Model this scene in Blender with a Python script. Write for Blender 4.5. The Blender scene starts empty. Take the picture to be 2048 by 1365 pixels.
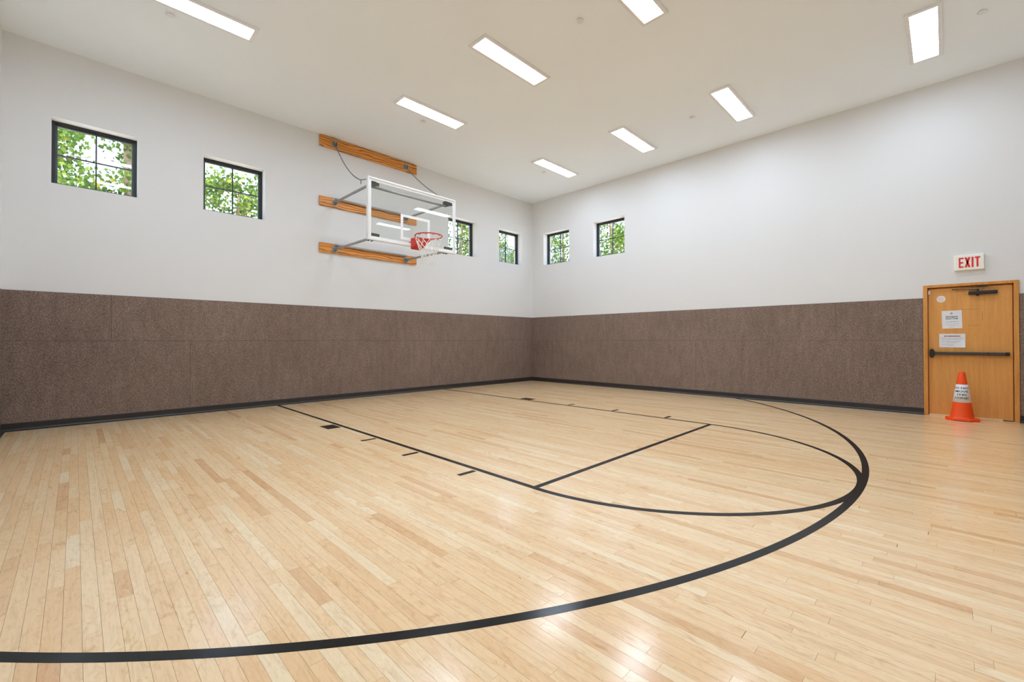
import bpy, bmesh, math, random
from mathutils import Vector, Matrix

# ------------------------------------------------------------------ camera, world, sun, exposure
scn = bpy.context.scene
C = scn.collection
F_PX, YAW, PITCH, ROLL = 869.85, 0.783595, 0.0075137, -0.00062052
CAM = Vector((-9.4231, -8.5544, 1.1729)); PPY = 674.246
IMG_W, IMG_H = 2048, 1365

def cam_axes():
    cy, sy, cp, sp = math.cos(YAW), math.sin(YAW), math.cos(PITCH), math.sin(PITCH)
    f = Vector((cy*cp, sy*cp, sp)); r = Vector((sy, -cy, 0)); u = r.cross(f)
    c, s = math.cos(ROLL), math.sin(ROLL)
    return c*r + s*u, -s*r + c*u, f
AX_R, AX_U, AX_F = cam_axes()
cd = bpy.data.cameras.new('camera')
cd.sensor_width = 36; cd.sensor_fit = 'HORIZONTAL'; cd.lens = F_PX*36/IMG_W
cd.shift_y = (PPY - IMG_H/2)/IMG_W; cd.clip_start = 0.02; cd.clip_end = 300
cam = bpy.data.objects.new('camera', cd); C.objects.link(cam)
cam.matrix_world = Matrix(((AX_R.x, AX_U.x, -AX_F.x, CAM.x), (AX_R.y, AX_U.y, -AX_F.y, CAM.y),
                           (AX_R.z, AX_U.z, -AX_F.z, CAM.z), (0, 0, 0, 1)))
scn.camera = cam

LAMP = 29.0                      # radiance of the ceiling light diffusers
w = bpy.data.worlds.new('sky'); scn.world = w; w.use_nodes = True
nt = w.node_tree; nt.nodes.clear()
wo = nt.nodes.new('ShaderNodeOutputWorld'); wb = nt.nodes.new('ShaderNodeBackground')
wb.inputs[0].default_value = (0.60, 0.72, 1.0, 1); wb.inputs[1].default_value = 4.5
nt.links.new(wb.outputs[0], wo.inputs[0])

sd = bpy.data.lights.new('sun', 'SUN'); sd.energy = 14.0; sd.angle = 0.01; sd.color = (1.0, 0.95, 0.86)
sun = bpy.data.objects.new('sun', sd); C.objects.link(sun)
sun.rotation_euler = Vector((0.10, 0.18, -0.97)).to_track_quat('-Z', 'Y').to_euler()   # from behind the camera side, high
sun.location = (-12, -12, 20)

for k, v in (('max_bounces', 16), ('diffuse_bounces', 12), ('glossy_bounces', 6), ('transmission_bounces', 8), ('transparent_max_bounces', 16)):
    if hasattr(scn, 'cycles'): setattr(scn.cycles, k, v)
vs = scn.view_settings
vs.view_transform = 'Standard'; vs.look = 'None'; vs.exposure = 0.0; vs.gamma = 1.0; vs.use_curve_mapping = False

random.seed(7)
# ------------------------------------------------------------------ room measures (metres; the far corner is the origin)
W, D, H, PAD = 10.105, 10.60, 5.164, 1.83
CX = -5.035                      # court axis
T = 0.32                         # wall thickness
WIN_Z0, WIN_Z1, REVEAL = 3.31, 4.215, 0.17

# ------------------------------------------------------------------ materials
def srgb(r, g, b):
    f = lambda c: (c/255/12.92) if c/255 <= 0.04045 else ((c/255+0.055)/1.055)**2.4
    return (f(r), f(g), f(b), 1)

class MatB:
    def __init__(s, name):
        s.m = bpy.data.materials.new(name); s.m.use_nodes = True; s.t = s.m.node_tree
        s.t.nodes.clear(); s.out = s.n('ShaderNodeOutputMaterial')
    def n(s, kind, **kw):
        nd = s.t.nodes.new(kind)
        for k, v in kw.items(): setattr(nd, k, v)
        return nd
    def l(s, a, b): s.t.links.new(a, b)
    def pos(s, scale=(1, 1, 1), offset=None):
        g = s.n('ShaderNodeNewGeometry'); m = s.n('ShaderNodeMapping')
        m.inputs['Scale'].default_value = scale; s.l(g.outputs['Position'], m.inputs['Vector'])
        if offset is not None: s.l(offset, m.inputs['Location'])
        return m.outputs[0]
    def noise(s, vec, scale, detail=3, rough=0.55, dist=0.0):
        n = s.n('ShaderNodeTexNoise'); n.inputs['Scale'].default_value = scale
        n.inputs['Detail'].default_value = detail; n.inputs['Roughness'].default_value = rough
        n.inputs['Distortion'].default_value = dist
        s.l(vec, n.inputs['Vector']); return n.outputs['Fac']
    def ramp(s, fac, stops):
        r = s.n('ShaderNodeValToRGB'); e = r.color_ramp.elements
        e[0].position, e[0].color = stops[0]; e[1].position, e[1].color = stops[-1]
        for p, c in stops[1:-1]: el = e.new(p); el.color = c
        s.l(fac, r.inputs[0]); return r.outputs[0]
    def mix(s, mode, fac, a, b):
        m = s.n('ShaderNodeMix', data_type='RGBA', blend_type=mode)
        for sock, v in ((m.inputs[0], fac), (m.inputs[6], a), (m.inputs[7], b)):
            if hasattr(v, 'is_output'): s.l(v, sock)
            else: sock.default_value = v
        return m.outputs[2]
    def math(s, op, a, b=0.0):
        m = s.n('ShaderNodeMath', operation=op)
        for i, v in enumerate((a, b)):
            if hasattr(v, 'is_output'): s.l(v, m.inputs[i])
            else: m.inputs[i].default_value = v
        return m.outputs[0]
    def bsdf(s, color, rough=0.5, spec=0.5, metal=0.0, bump=None, bstr=0.1, bdist=0.01, coat=0.0, coat_rough=0.1):
        b = s.n('ShaderNodeBsdfPrincipled')
        for k, v in (('Base Color', color), ('Roughness', rough), ('Specular IOR Level', spec), ('Metallic', metal),
                     ('Coat Weight', coat), ('Coat Roughness', coat_rough)):
            if hasattr(v, 'is_output'): s.l(v, b.inputs[k])
            else: b.inputs[k].default_value = v
        if bump is not None:
            bn = s.n('ShaderNodeBump'); bn.inputs['Strength'].default_value = bstr; bn.inputs['Distance'].default_value = bdist
            s.l(bump, bn.inputs['Height']); s.l(bn.outputs[0], b.inputs['Normal'])
        s.l(b.outputs[0], s.out.inputs[0]); return b

def plain(name, col, rough=0.5, spec=0.5, metal=0.0, var=0.06, scale=18.0):
    """a plain finish with a slight procedural unevenness"""
    m = MatB(name); p = m.pos()
    f = m.noise(p, scale, 3)
    lo = tuple(c*(1-var) for c in col[:3]) + (1,); hi = tuple(min(1, c*(1+var)) for c in col[:3]) + (1,)
    m.bsdf(m.ramp(f, [(0.3, lo), (0.7, hi)]), rough, spec, metal)
    return m.m

def paint_mat(name, col, bstr=0.12):
    m = MatB(name); p = m.pos()
    big = m.noise(p, 0.8, 2); fine = m.noise(p, 55, 4, 0.6)
    c = m.ramp(big, [(0.3, tuple(x*0.985 for x in col[:3])+(1,)), (0.7, col)])
    m.bsdf(c, 0.75, 0.25, bump=fine, bstr=bstr, bdist=0.004); return m.m
M = {}
M['wall'] = paint_mat('wall_paint', (0.765, 0.77, 0.765, 1))
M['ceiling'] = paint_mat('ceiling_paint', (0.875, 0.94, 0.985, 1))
M['stucco'] = paint_mat('stucco', (0.62, 0.52, 0.46, 1), 0.4)
M['soffit'] = paint_mat('soffit_paint', (0.80, 0.66, 0.60, 1))

def carpet_mat():
    m = MatB('brown_carpet'); p = m.pos()
    fine = m.noise(p, 84, 4, 0.75); mid = m.noise(m.pos((7, 7, 1.8)), 1.6, 3); dirt = m.noise(p, 0.7, 3)
    c = m.ramp(fine, [(0.30, srgb(88, 74, 66)), (0.5, srgb(132, 114, 103)), (0.70, srgb(182, 163, 150))])
    c = m.mix('MULTIPLY', 0.55, c, m.ramp(mid, [(0.3, (0.78, 0.78, 0.78, 1)), (0.7, (1.12, 1.12, 1.12, 1))]))
    c = m.mix('MULTIPLY', 0.6, c, m.ramp(dirt, [(0.3, (0.86, 0.84, 0.83, 1)), (0.7, (1.1, 1.1, 1.1, 1))]))
    h = m.math('ADD', fine, m.math('MULTIPLY', m.noise(m.pos((1, 1, 0.7)), 2.2, 3), 3.0))
    m.bsdf(c, 0.95, 0.1, bump=h, bstr=0.35, bdist=0.01); return m.m
M['carpet'] = carpet_mat()
M['cove'] = plain('black_cove_rubber', srgb(48, 44, 42), 0.42, 0.5, scale=6)
M['subfloor'] = plain('subfloor', srgb(96, 66, 40), 0.9)

def plank_mat():
    m = MatB('maple_strip')
    at = m.n('ShaderNodeAttribute', attribute_name='tone'); sp = m.n('ShaderNodeSeparateColor'); m.l(at.outputs['Color'], sp.inputs[0])
    tone, hue, figure = sp.outputs[0], sp.outputs[1], sp.outputs[2]
    off = m.n('ShaderNodeCombineXYZ'); m.l(m.math('MULTIPLY', tone, 37.0), off.inputs[0]); m.l(m.math('MULTIPLY', hue, 91.0), off.inputs[1])
    base = m.ramp(tone, [(0.0, srgb(232, 187, 137)), (0.16, srgb(242, 204, 155)), (0.5, srgb(249, 216, 169)), (0.85, srgb(252, 226, 183)), (1.0, srgb(253, 232, 194))])
    base = m.mix('MULTIPLY', 0.55, base, m.ramp(hue, [(0, (1.0, 0.93, 0.84, 1)), (1, (1.02, 1.02, 1.03, 1))]))
    grain = m.noise(m.pos((60, 3.2, 1), off.outputs[0]), 1.0, 4, 0.6, 0.6)
    c = m.mix('MULTIPLY', 0.55, base, m.ramp(grain, [(0.28, (0.80, 0.72, 0.64, 1)), (0.5, (1, 1, 1, 1)), (0.75, (1.06, 1.05, 1.03, 1))]))
    fig = m.noise(m.pos((16, 5.5, 1), off.outputs[0]), 1.0, 3, 0.6, 1.6)
    figf = m.math('MULTIPLY', m.ramp(fig, [(0.56, (0, 0, 0, 1)), (0.72, (1, 1, 1, 1))]), figure)
    c = m.mix('MULTIPLY', figf, c, (0.80, 0.66, 0.52, 1))
    mot = m.noise(m.pos((22, 7, 1), off.outputs[0]), 1.0, 4, 0.65, 2.5)
    c = m.mix('MULTIPLY', 0.8, c, m.ramp(mot, [(0.30, (0.90, 0.80, 0.68, 1)), (0.47, (1, 0.985, 0.96, 1)), (0.7, (1.04, 1.05, 1.06, 1))]))
    kn = m.noise(m.pos((9, 5, 1), off.outputs[0]), 2.2, 2, 0.5)
    knf = m.ramp(kn, [(0.765, (0, 0, 0, 1)), (0.80, (0.75, 0.75, 0.75, 1))])
    c = m.mix('MULTIPLY', knf, c, (0.42, 0.28, 0.18, 1))
    m.bsdf(c, 0.45, 0.15, bump=m.noise(m.pos((3, 1.2, 1)), 1.6, 2), bstr=0.10, bdist=0.006, coat=1.0, coat_rough=0.165)
    return m.m
M['maple'] = plank_mat()

def line_mat():
    m = MatB('black_floor_paint'); g = m.n('ShaderNodeNewGeometry'); s = m.n('ShaderNodeSeparateXYZ'); m.l(g.outputs['Position'], s.inputs[0])
    fr = m.math('FRACT', m.math('DIVIDE', m.math('ADD', s.outputs[0], 20*0.0572), 0.0572))
    seam = m.ramp(fr, [(0.0, (0, 0, 0, 1)), (0.035, (1, 1, 1, 1))])
    scr = m.noise(m.pos((1, 1, 1)), 30, 5, 0.7)
    c = m.ramp(scr, [(0.45, (0.006, 0.006, 0.0065, 1)), (0.75, (0.020, 0.020, 0.020, 1))])
    c = m.mix('MULTIPLY', 1.0, c, m.ramp(fr, [(0.0, (0.3, 0.3, 0.3, 1)), (0.03, (1, 1, 1, 1))]))
    m.bsdf(c, 0.45, 0.0, bump=seam, bstr=0.25, bdist=0.001, coat=0.6, coat_rough=0.18); return m.m
M['line'] = line_mat()

def timber_mat():
    m = MatB('varnished_fir')
    oi = m.n('ShaderNodeObjectInfo'); off = m.n('ShaderNodeCombineXYZ'); m.l(m.math('MULTIPLY', oi.outputs['Random'], 40), off.inputs[0])
    wv = m.n('ShaderNodeTexWave', wave_type='BANDS', bands_direction='Z'); wv.inputs['Scale'].default_value = 5.5
    wv.inputs['Distortion'].default_value = 11.0; wv.inputs['Detail'].default_value = 2.5; wv.inputs['Detail Scale'].default_value = 0.8
    m.l(m.pos((0.35, 1, 1.25), off.outputs[0]), wv.inputs['Vector'])
    st = m.noise(m.pos((2.2, 1, 70)), 1.0, 4, 0.6, 0.5)
    c = m.ramp(wv.outputs['Fac'], [(0.0, srgb(140, 80, 28)), (0.10, srgb(200, 126, 50)), (0.42, srgb(222, 148, 66)), (1.0, srgb(232, 162, 80))])
    c = m.mix('MULTIPLY', 0.6, c, m.ramp(st, [(0.3, (0.78, 0.68, 0.55, 1)), (0.65, (1.05, 1.05, 1.05, 1))]))
    m.bsdf(c, 0.4, 0.4); return m.m
M['timber'] = timber_mat()

def door_mat(name, a, b):
    m = MatB(name)
    g = m.noise(m.pos((12, 26, 1.3)), 1.0, 4, 0.6, 0.4); f = m.noise(m.pos((60, 130, 14)), 1.0, 3, 0.6)
    c = m.ramp(g, [(0.3, a), (0.7, b)])
    c = m.mix('MULTIPLY', 0.5, c, m.ramp(f, [(0.3, (0.88, 0.85, 0.8, 1)), (0.7, (1.05, 1.05, 1.05, 1))]))
    m.bsdf(c, 0.45, 0.4); return m.m
M['door'] = door_mat('orange_oak_door', srgb(216, 154, 80), srgb(230, 170, 96))
M['doorframe'] = door_mat('orange_oak_frame', srgb(204, 138, 64), srgb(226, 164, 88))
M['doormark'] = plain('tape_residue', srgb(178, 118, 58), 0.6)

def glass_mat(name, tint, boost=1.0):
    m = MatB(name); tr = m.n('ShaderNodeBsdfTransparent'); tr.inputs[0].default_value = tint
    gl = m.n('ShaderNodeBsdfGlossy'); gl.inputs['Roughness'].default_value = 0.0
    fr = m.n('ShaderNodeFresnel'); gb = m.n('ShaderNodeNewGeometry')
    m.l(m.math('SUBTRACT', 1.5, m.math('MULTIPLY', gb.outputs['Backfacing'], 1.5-1/1.5)), fr.inputs['IOR'])
    sm = m.noise(m.pos(), 3.0, 2)
    mx = m.n('ShaderNodeMixShader')
    m.l(m.math('MULTIPLY', m.math('MULTIPLY', fr.outputs[0], boost), m.math('ADD', 0.9, m.math('MULTIPLY', sm, 0.2))), mx.inputs[0])
    m.l(tr.outputs[0], mx.inputs[1]); m.l(gl.outputs[0], mx.inputs[2]); m.l(mx.outputs[0], m.out.inputs[0]); return m.m
M['winglass'] = glass_mat('window_glass', (0.97, 0.985, 0.975, 1))
M['boardglass'] = glass_mat('backboard_glass', (0.955, 0.972, 0.965, 1))
M['winframe'] = plain('dark_bronze_aluminium', srgb(36, 37, 37), 0.4, 0.5)
M['sash'] = plain('grey_green_sash', srgb(74, 88, 84), 0.4, 0.5)
M['white_metal'] = plain('white_enamel', (0.80, 0.80, 0.79, 1), 0.35, 0.5, var=0.02)
M['alu'] = plain('brushed_aluminium', (0.74, 0.74, 0.73, 1), 0.38, 0.5, 0.35, var=0.04)
M['white_paint'] = plain('white_marking', (0.86, 0.86, 0.84, 1), 0.5, 0.4, var=0.02)
M['steel'] = plain('grey_painted_steel', srgb(166, 168, 167), 0.42, 0.5, 0.2)
M['galv'] = plain('galvanised_bracket', srgb(150, 162, 168), 0.4, 0.5, 0.4, var=0.15, scale=60)
M['dark_steel'] = plain('dark_grey_clip', srgb(66, 69, 68), 0.5)
M['chain'] = plain('zinc_chain', srgb(110, 112, 110), 0.4, 0.5, 0.6)
M['rim'] = plain('red_rim_enamel', srgb(206, 50, 34), 0.38, 0.5)
M['net'] = plain('white_nylon', srgb(236, 236, 230), 0.8, 0.2)
M['black_hw'] = plain('black_door_hardware', srgb(38, 37, 37), 0.42, 0.5)
M['bar_grey'] = plain('dark_grey_push_bar', srgb(78, 74, 71), 0.4, 0.5, 0.3)
M['paper'] = plain('white_paper', srgb(232, 235, 240), 0.8, 0.2, var=0.015)
M['ink'] = plain('dark_ink', srgb(70, 74, 84), 0.8, 0.2)
M['ink_light'] = plain('grey_ink', srgb(168, 172, 178), 0.8, 0.2)
M['ink_red'] = plain('faded_red_ink', srgb(150, 110, 114), 0.8, 0.2)
M['seal'] = plain('tan_seal_ink', srgb(178, 152, 120), 0.8, 0.2)
M['sticker'] = plain('white_sticker', srgb(240, 228, 226), 0.5, 0.4, var=0.015)
M['sticker_ink'] = plain('pale_sticker_ink', srgb(205, 178, 178), 0.6, 0.3)
M['cone'] = plain('orange_cone_plastic', srgb(255, 86, 22), 0.4, 0.45, var=0.04, scale=9)
M['cone_ink'] = plain('black_stencil_paint', srgb(24, 24, 26), 0.7, 0.2)
M['cone_band'] = plain('white_cone_sleeve', srgb(236, 238, 240), 0.5, 0.3, var=0.015)
M['sign'] = plain('cream_sign_housing', srgb(246, 243, 232), 0.45, 0.4, var=0.015)
M['sign_red'] = plain('red_sign_letter', srgb(222, 44, 40), 0.5, 0.4)
M['threshold'] = plain('pale_wood_sill', srgb(226, 200, 160), 0.5)
M['bark'] = plain('grey_brown_bark', srgb(150, 128, 108), 0.9, 0.1, var=0.35, scale=16)
M['ground'] = plain('pale_concrete_paving', srgb(205, 200, 190), 0.95, 0.1, var=0.1, scale=3)

def lamp_mat():
    m = MatB('lit_diffuser'); e = m.n('ShaderNodeEmission'); e.inputs[0].default_value = (0.83, 0.975, 1.175, 1); e.inputs[1].default_value = LAMP
    m.l(e.outputs[0], m.out.inputs[0]); return m.m
M['lamp'] = lamp_mat()

def leaf_mat(name, stops):
    m = MatB(name); at = m.n('ShaderNodeAttribute', attribute_name='tone')
    c = m.ramp(at.outputs['Fac'], stops)
    d = m.n('ShaderNodeBsdfDiffuse'); t = m.n('ShaderNodeBsdfTranslucent'); mx = m.n('ShaderNodeMixShader'); mx.inputs[0].default_value = 0.4
    m.l(c, d.inputs[0]); m.l(c, t.inputs[0]); m.l(d.outputs[0], mx.inputs[1]); m.l(t.outputs[0], mx.inputs[2]); m.l(mx.outputs[0], m.out.inputs[0]); return m.m
M['leaf'] = leaf_mat('green_leaves', [(0, srgb(62, 88, 40)), (0.5, srgb(98, 126, 54)), (0.86, srgb(134, 156, 68)), (1, srgb(182, 176, 64))])

# ------------------------------------------------------------------ mesh helpers
def make(name, verts, faces, mat, parent=None, smooth=False, loc=None):
    me = bpy.data.meshes.new(name); me.from_pydata([tuple(v) for v in verts], [], faces); me.update()
    me.materials.append(M[mat])
    if smooth:
        for p in me.polygons: p.use_smooth = True
    o = bpy.data.objects.new(name, me); C.objects.link(o)
    if parent: o.parent = parent
    if loc is not None: o.location = loc
    return o

class G:
    """collects shapes for one mesh"""
    def __init__(s): s.v, s.f = [], []
    def add(s, v, f):
        b = len(s.v); s.v += [Vector(x) for x in v]; s.f += [tuple(b+i for i in q) for q in f]; return s
    def box(s, x0, x1, y0, y1, z0, z1):
        x0, x1 = sorted((x0, x1)); y0, y1 = sorted((y0, y1)); z0, z1 = sorted((z0, z1))
        return s.add([(x, y, z) for z in (z0, z1) for y in (y0, y1) for x in (x0, x1)],
                     [(0, 2, 3, 1), (4, 5, 7, 6), (0, 1, 5, 4), (2, 6, 7, 3), (0, 4, 6, 2), (1, 3, 7, 5)])
    def bbox(s, x0, x1, y0, y1, z0, z1, b=0.004, seg=1):
        bm = bmesh.new(); x0, x1 = sorted((x0, x1)); y0, y1 = sorted((y0, y1)); z0, z1 = sorted((z0, z1))
        bmesh.ops.create_cube(bm, size=1, matrix=Matrix.Translation(((x0+x1)/2, (y0+y1)/2, (z0+z1)/2)) @ Matrix.Diagonal((x1-x0, y1-y0, z1-z0, 1)))
        bmesh.ops.bevel(bm, geom=bm.edges[:], offset=b, segments=seg, affect='EDGES', profile=0.5)
        bm.verts.ensure_lookup_table()
        s.add([v.co for v in bm.verts], [tuple(v.index for v in f.verts) for f in bm.faces]); bm.free(); return s
    def prism(s, poly, vec):
        n = len(poly); vec = Vector(vec); a = [Vector(p) for p in poly]
        return s.add(a + [p+vec for p in a], [tuple(range(n))[::-1], tuple(range(n, 2*n))] + [(i, (i+1) % n, n+(i+1) % n, n+i) for i in range(n)])
    def tube(s, pts, r, seg=8, closed=False):
        pts = [Vector(p) for p in pts]; n = len(pts); rr = r if isinstance(r, (list, tuple)) else [r]*n
        V = []; up = None
        for i, p in enumerate(pts):
            t = (pts[(i+1) % n] - pts[i-1]) if closed else (pts[min(i+1, n-1)] - pts[max(i-1, 0)])
            t.normalize()
            if up is None: up = t.orthogonal().normalized()
            up = (up - t*up.dot(t)); up = up.normalized() if up.length > 1e-6 else t.orthogonal().normalized()
            sd_ = t.cross(up)
            V += [p + (up*math.cos(2*math.pi*k/seg) + sd_*math.sin(2*math.pi*k/seg))*rr[i] for k in range(seg)]
        Fc = []
        for i in range(n if closed else n-1):
            a, b = i*seg, ((i+1) % n)*seg
            Fc += [(a+k, a+(k+1) % seg, b+(k+1) % seg, b+k) for k in range(seg)]
        if not closed: Fc += [tuple(range(seg))[::-1], tuple(range((n-1)*seg, n*seg))]
        return s.add(V, Fc)
    def lathe(s, prof, c, seg=32):
        c = Vector(c); V, Fc = [], []; n = len(prof)
        for k in range(seg):
            a = 2*math.pi*k/seg; V += [c + Vector((r*math.cos(a), r*math.sin(a), z)) for r, z in prof]
        for k in range(seg):
            a, b = k*n, ((k+1) % seg)*n
            Fc += [(a+i, b+i, b+i+1, a+i+1) for i in range(n-1)]
        return s.add(V, Fc)
    def out(s, name, mat, parent=None, smooth=False, origin=None):
        o = Vector(origin) if origin is not None else Vector()
        return make(name, [v-o for v in s.v], s.f, mat, parent, smooth, o if origin is not None else None)

def fix(o):
    bm = bmesh.new(); bm.from_mesh(o.data); bmesh.ops.recalc_face_normals(bm, faces=bm.faces[:]); bm.to_mesh(o.data); bm.free(); return o
def autosmooth(o, deg=35):
    for p in o.data.polygons: p.use_smooth = True
    bm = bmesh.new(); bm.from_mesh(o.data)
    for e in bm.edges:
        if len(e.link_faces) == 2 and e.calc_face_angle(0) > math.radians(deg): e.smooth = False
    bm.to_mesh(o.data); bm.free(); return o

def empty(name, loc, label=None, cat=None, group=None, kind=None):
    o = bpy.data.objects.new(name, None); o.empty_display_size = 0.1; C.objects.link(o); o.location = loc
    return tag(o, label, cat, group, kind)
def tag(o, label=None, cat=None, group=None, kind=None):
    for k, v in (('label', label), ('category', cat), ('group', group), ('kind', kind)):
        if v: o[k] = v
    return o
def under(o, parent):
    """parent a part built in world coordinates to a thing that stands elsewhere"""
    o.parent = parent; o.location = o.location - parent.location; return o

# ------------------------------------------------------------------ walls with window and door openings
def wall(name, u0, u1, holes, frame, label):
    """frame(u, d, z) -> point; d = 0 inner face, d = T outer face"""
    us = sorted({u0, u1} | {h[0] for h in holes} | {h[1] for h in holes})
    zs = sorted({0.0-0.15, H} | {h[2] for h in holes} | {h[3] for h in holes})
    solid = {}
    for i in range(len(us)-1):
        for j in range(len(zs)-1):
            cu, cz = (us[i]+us[i+1])/2, (zs[j]+zs[j+1])/2
            solid[i, j] = not any(h[0] < cu < h[1] and h[2] < cz < h[3] for h in holes)
    g = G()
    for (i, j), ok in solid.items():
        if not ok: continue
        a, b, c, d = us[i], us[i+1], zs[j], zs[j+1]
        for dd in (0, T): g.add([frame(a, dd, c), frame(b, dd, c), frame(b, dd, d), frame(a, dd, d)], [(0, 1, 2, 3)])
        for (ni, nj, p, q) in ((i-1, j, (a, c), (a, d)), (i+1, j, (b, c), (b, d)), (i, j-1, (a, c), (b, c)), (i, j+1, (a, d), (b, d))):
            if not solid.get((ni, nj), False):
                g.add([frame(p[0], 0, p[1]), frame(q[0], 0, q[1]), frame(q[0], T, q[1]), frame(p[0], T, p[1])], [(0, 1, 2, 3)])
    bm = bmesh.new(); vs_ = [bm.verts.new(v) for v in g.v]
    for f in g.f: bm.faces.new([vs_[k] for k in f])
    bmesh.ops.remove_doubles(bm, verts=bm.verts, dist=1e-5); bmesh.ops.recalc_face_normals(bm, faces=bm.faces[:])
    me = bpy.data.meshes.new(name); bm.to_mesh(me); bm.free(); me.materials.append(M['wall']); me.materials.append(M['stucco'])
    o = bpy.data.objects.new(name, me); C.objects.link(o)
    dvec = (Vector(frame(0, 1, 0)) - Vector(frame(0, 0, 0))).normalized()
    f0 = Vector(frame(0, T, 0)).dot(dvec)
    for p in me.polygons:
        if abs(p.center.dot(dvec) - f0) < 1e-3 and abs(p.normal.dot(dvec)) > 0.9: p.material_index = 1
    return tag(o, label, None, None, 'structure')

frL = lambda u, d, z: (u, d, z)            # backboard wall, plane y = 0
frR = lambda u, d, z: (d, u, z)            # door wall, plane x = 0
frB = lambda u, d, z: (u, -D-d, z)
frS = lambda u, d, z: (-W-d, u, z)
WINL = [(-9.670, -8.775), (-7.962, -7.055), (-3.030, -2.130), (-1.335, -0.432)]
WINR = [(-1.347, -0.438), (-3.034, -2.121)]
DOOR = (-9.296, -8.310, 2.024)
wall_left = wall('wall_left', -W-T, T, [(a, b, WIN_Z0, WIN_Z1) for a, b in WINL], frL, 'white wall carrying the basketball hoop, brown carpet below')
wall_right = wall('wall_right', -D-T, 0.0, [(a, b, WIN_Z0, WIN_Z1) for a, b in WINR] + [(DOOR[0]+0.02, DOOR[1]-0.02, 0.0, DOOR[2]-0.02)], frR, 'white wall with the exit door, brown carpet below')
wall_back = wall('wall_back', -W-T, T, [], frB, 'white wall behind the viewer')
wall_side = wall('wall_side', -D, 0.0, [], frS, 'white wall at the very left edge')
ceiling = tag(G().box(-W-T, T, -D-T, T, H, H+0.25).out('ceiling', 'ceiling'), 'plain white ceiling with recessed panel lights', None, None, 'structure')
EV = 0.95
g = G(); za, zb = 4.43, 4.62
g.box(-W-EV, EV, T, EV, za, zb); g.box(T, EV, -D-EV, T, za, zb); g.box(-W-EV, T, -D-EV, -D-T, za, zb); g.box(-W-EV, -W-T, -D-T, T, za, zb)
eave = tag(g.out('roof_eave', 'soffit'), 'pale eave overhanging outside the windows', None, None, 'structure')
ground = tag(G().box(-40, 40, -40, 40, -0.35, -0.15).out('ground', 'ground'), 'pale paving outside the building', None, None, 'structure')

# carpet panels on the lower walls (real seams between them)
def carpet(parent, frame, u0, u1, z0, z1):
    th = 0.014; s = 0.0006
    g = G(); a, b, c, d = u0+s, u1-s, z0+s, z1-s
    e = 0.004
    P = [frame(a, 0, c), frame(b, 0, c), frame(b, 0, d), frame(a, 0, d), frame(a, -th+e, c), frame(b, -th+e, c), frame(b, -th+e, d), frame(a, -th+e, d),
         frame(a+e, -th, c+e), frame(b-e, -th, c+e), frame(b-e, -th, d-e), frame(a+e, -th, d-e)]
    g.add(P, [(0, 1, 2, 3), (8, 9, 10, 11)] + [(i, (i+1) % 4, 4+(i+1) % 4, 4+i) for i in range(4)] + [(4+i, 4+(i+1) % 4, 8+(i+1) % 4, 8+i) for i in range(4)])
    return fix(g.out('carpet_panel', 'carpet', parent))
SEAM = 1.165
def carpets(parent, frame, u0, u1, ups, lows):
    for cuts, z0, z1 in ((ups, SEAM, PAD), (lows, 0.02, SEAM)):
        e = [u0] + sorted(cuts) + [u1]
        for a, b in zip(e, e[1:]): carpet(parent, frame, a, b, z0, z1)
carpets(wall_left, frL, -W, 0, [-9.06, -4.45], [-8.13, -3.52])
carpets(wall_right, frR, DOOR[1]+0.002, -0.016, [-2.6, -7.2], [-4.752])
carpets(wall_right, frR, -D, DOOR[0]-0.002, [], [])
carpets(wall_back, frB, -W, 0, [-5.0], [-6.2])
carpets(wall_side, frS, -D, -0.016, [-4.2], [-5.4])

# cove baseboards in sections with a toe
def baseboard(name, frame, u0, u1, cuts, label):
    prof = [(-0.013, 0.0), (-0.013, 0.098), (-0.019, 0.104), (-0.024, 0.098), (-0.025, 0.030), (-0.036, 0.014), (-0.052, 0.008), (-0.053, 0.0)]
    root = None
    e = [u0] + sorted(c for c in cuts if u0+0.05 < c < u1-0.05) + [u1]
    root = empty(name, frame(0, 0, 0), label, None, None, 'structure')
    for a, b in zip(e, e[1:]):
        g = G(); A = [frame(a+0.0003, d, z) for d, z in prof]; B = [frame(b-0.0003, d, z) for d, z in prof]; n = len(prof)
        g.add(A+B, [tuple(range(n)), tuple(range(n, 2*n))[::-1]] + [(i, (i+1) % n, n+(i+1) % n, n+i) for i in range(n)])
        fix(under(g.out('baseboard_section', 'cove'), root))
baseboard('baseboard_left', frL, -W+0.013, -0.013, [-1.03-1.22*k for k in range(8)], 'black rubber baseboard under the hoop wall')
baseboard('baseboard_right', frR, DOOR[1]-0.005, -0.026, [-0.02-1.22*k for k in range(8)], 'black rubber baseboard left of the exit door')
baseboard('baseboard_door_end', frR, -D+0.013, DOOR[0]+0.005, [], 'black rubber baseboard right of the exit door')
baseboard('baseboard_side', frS, -D+0.013, -0.026, [-1.22*k for k in range(9)], 'black rubber baseboard at the left edge of the floor')
baseboard('baseboard_back', frB, -W+0.026, -0.026, [-1.22*k for k in range(9)], 'black rubber baseboard behind the viewer')

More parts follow.
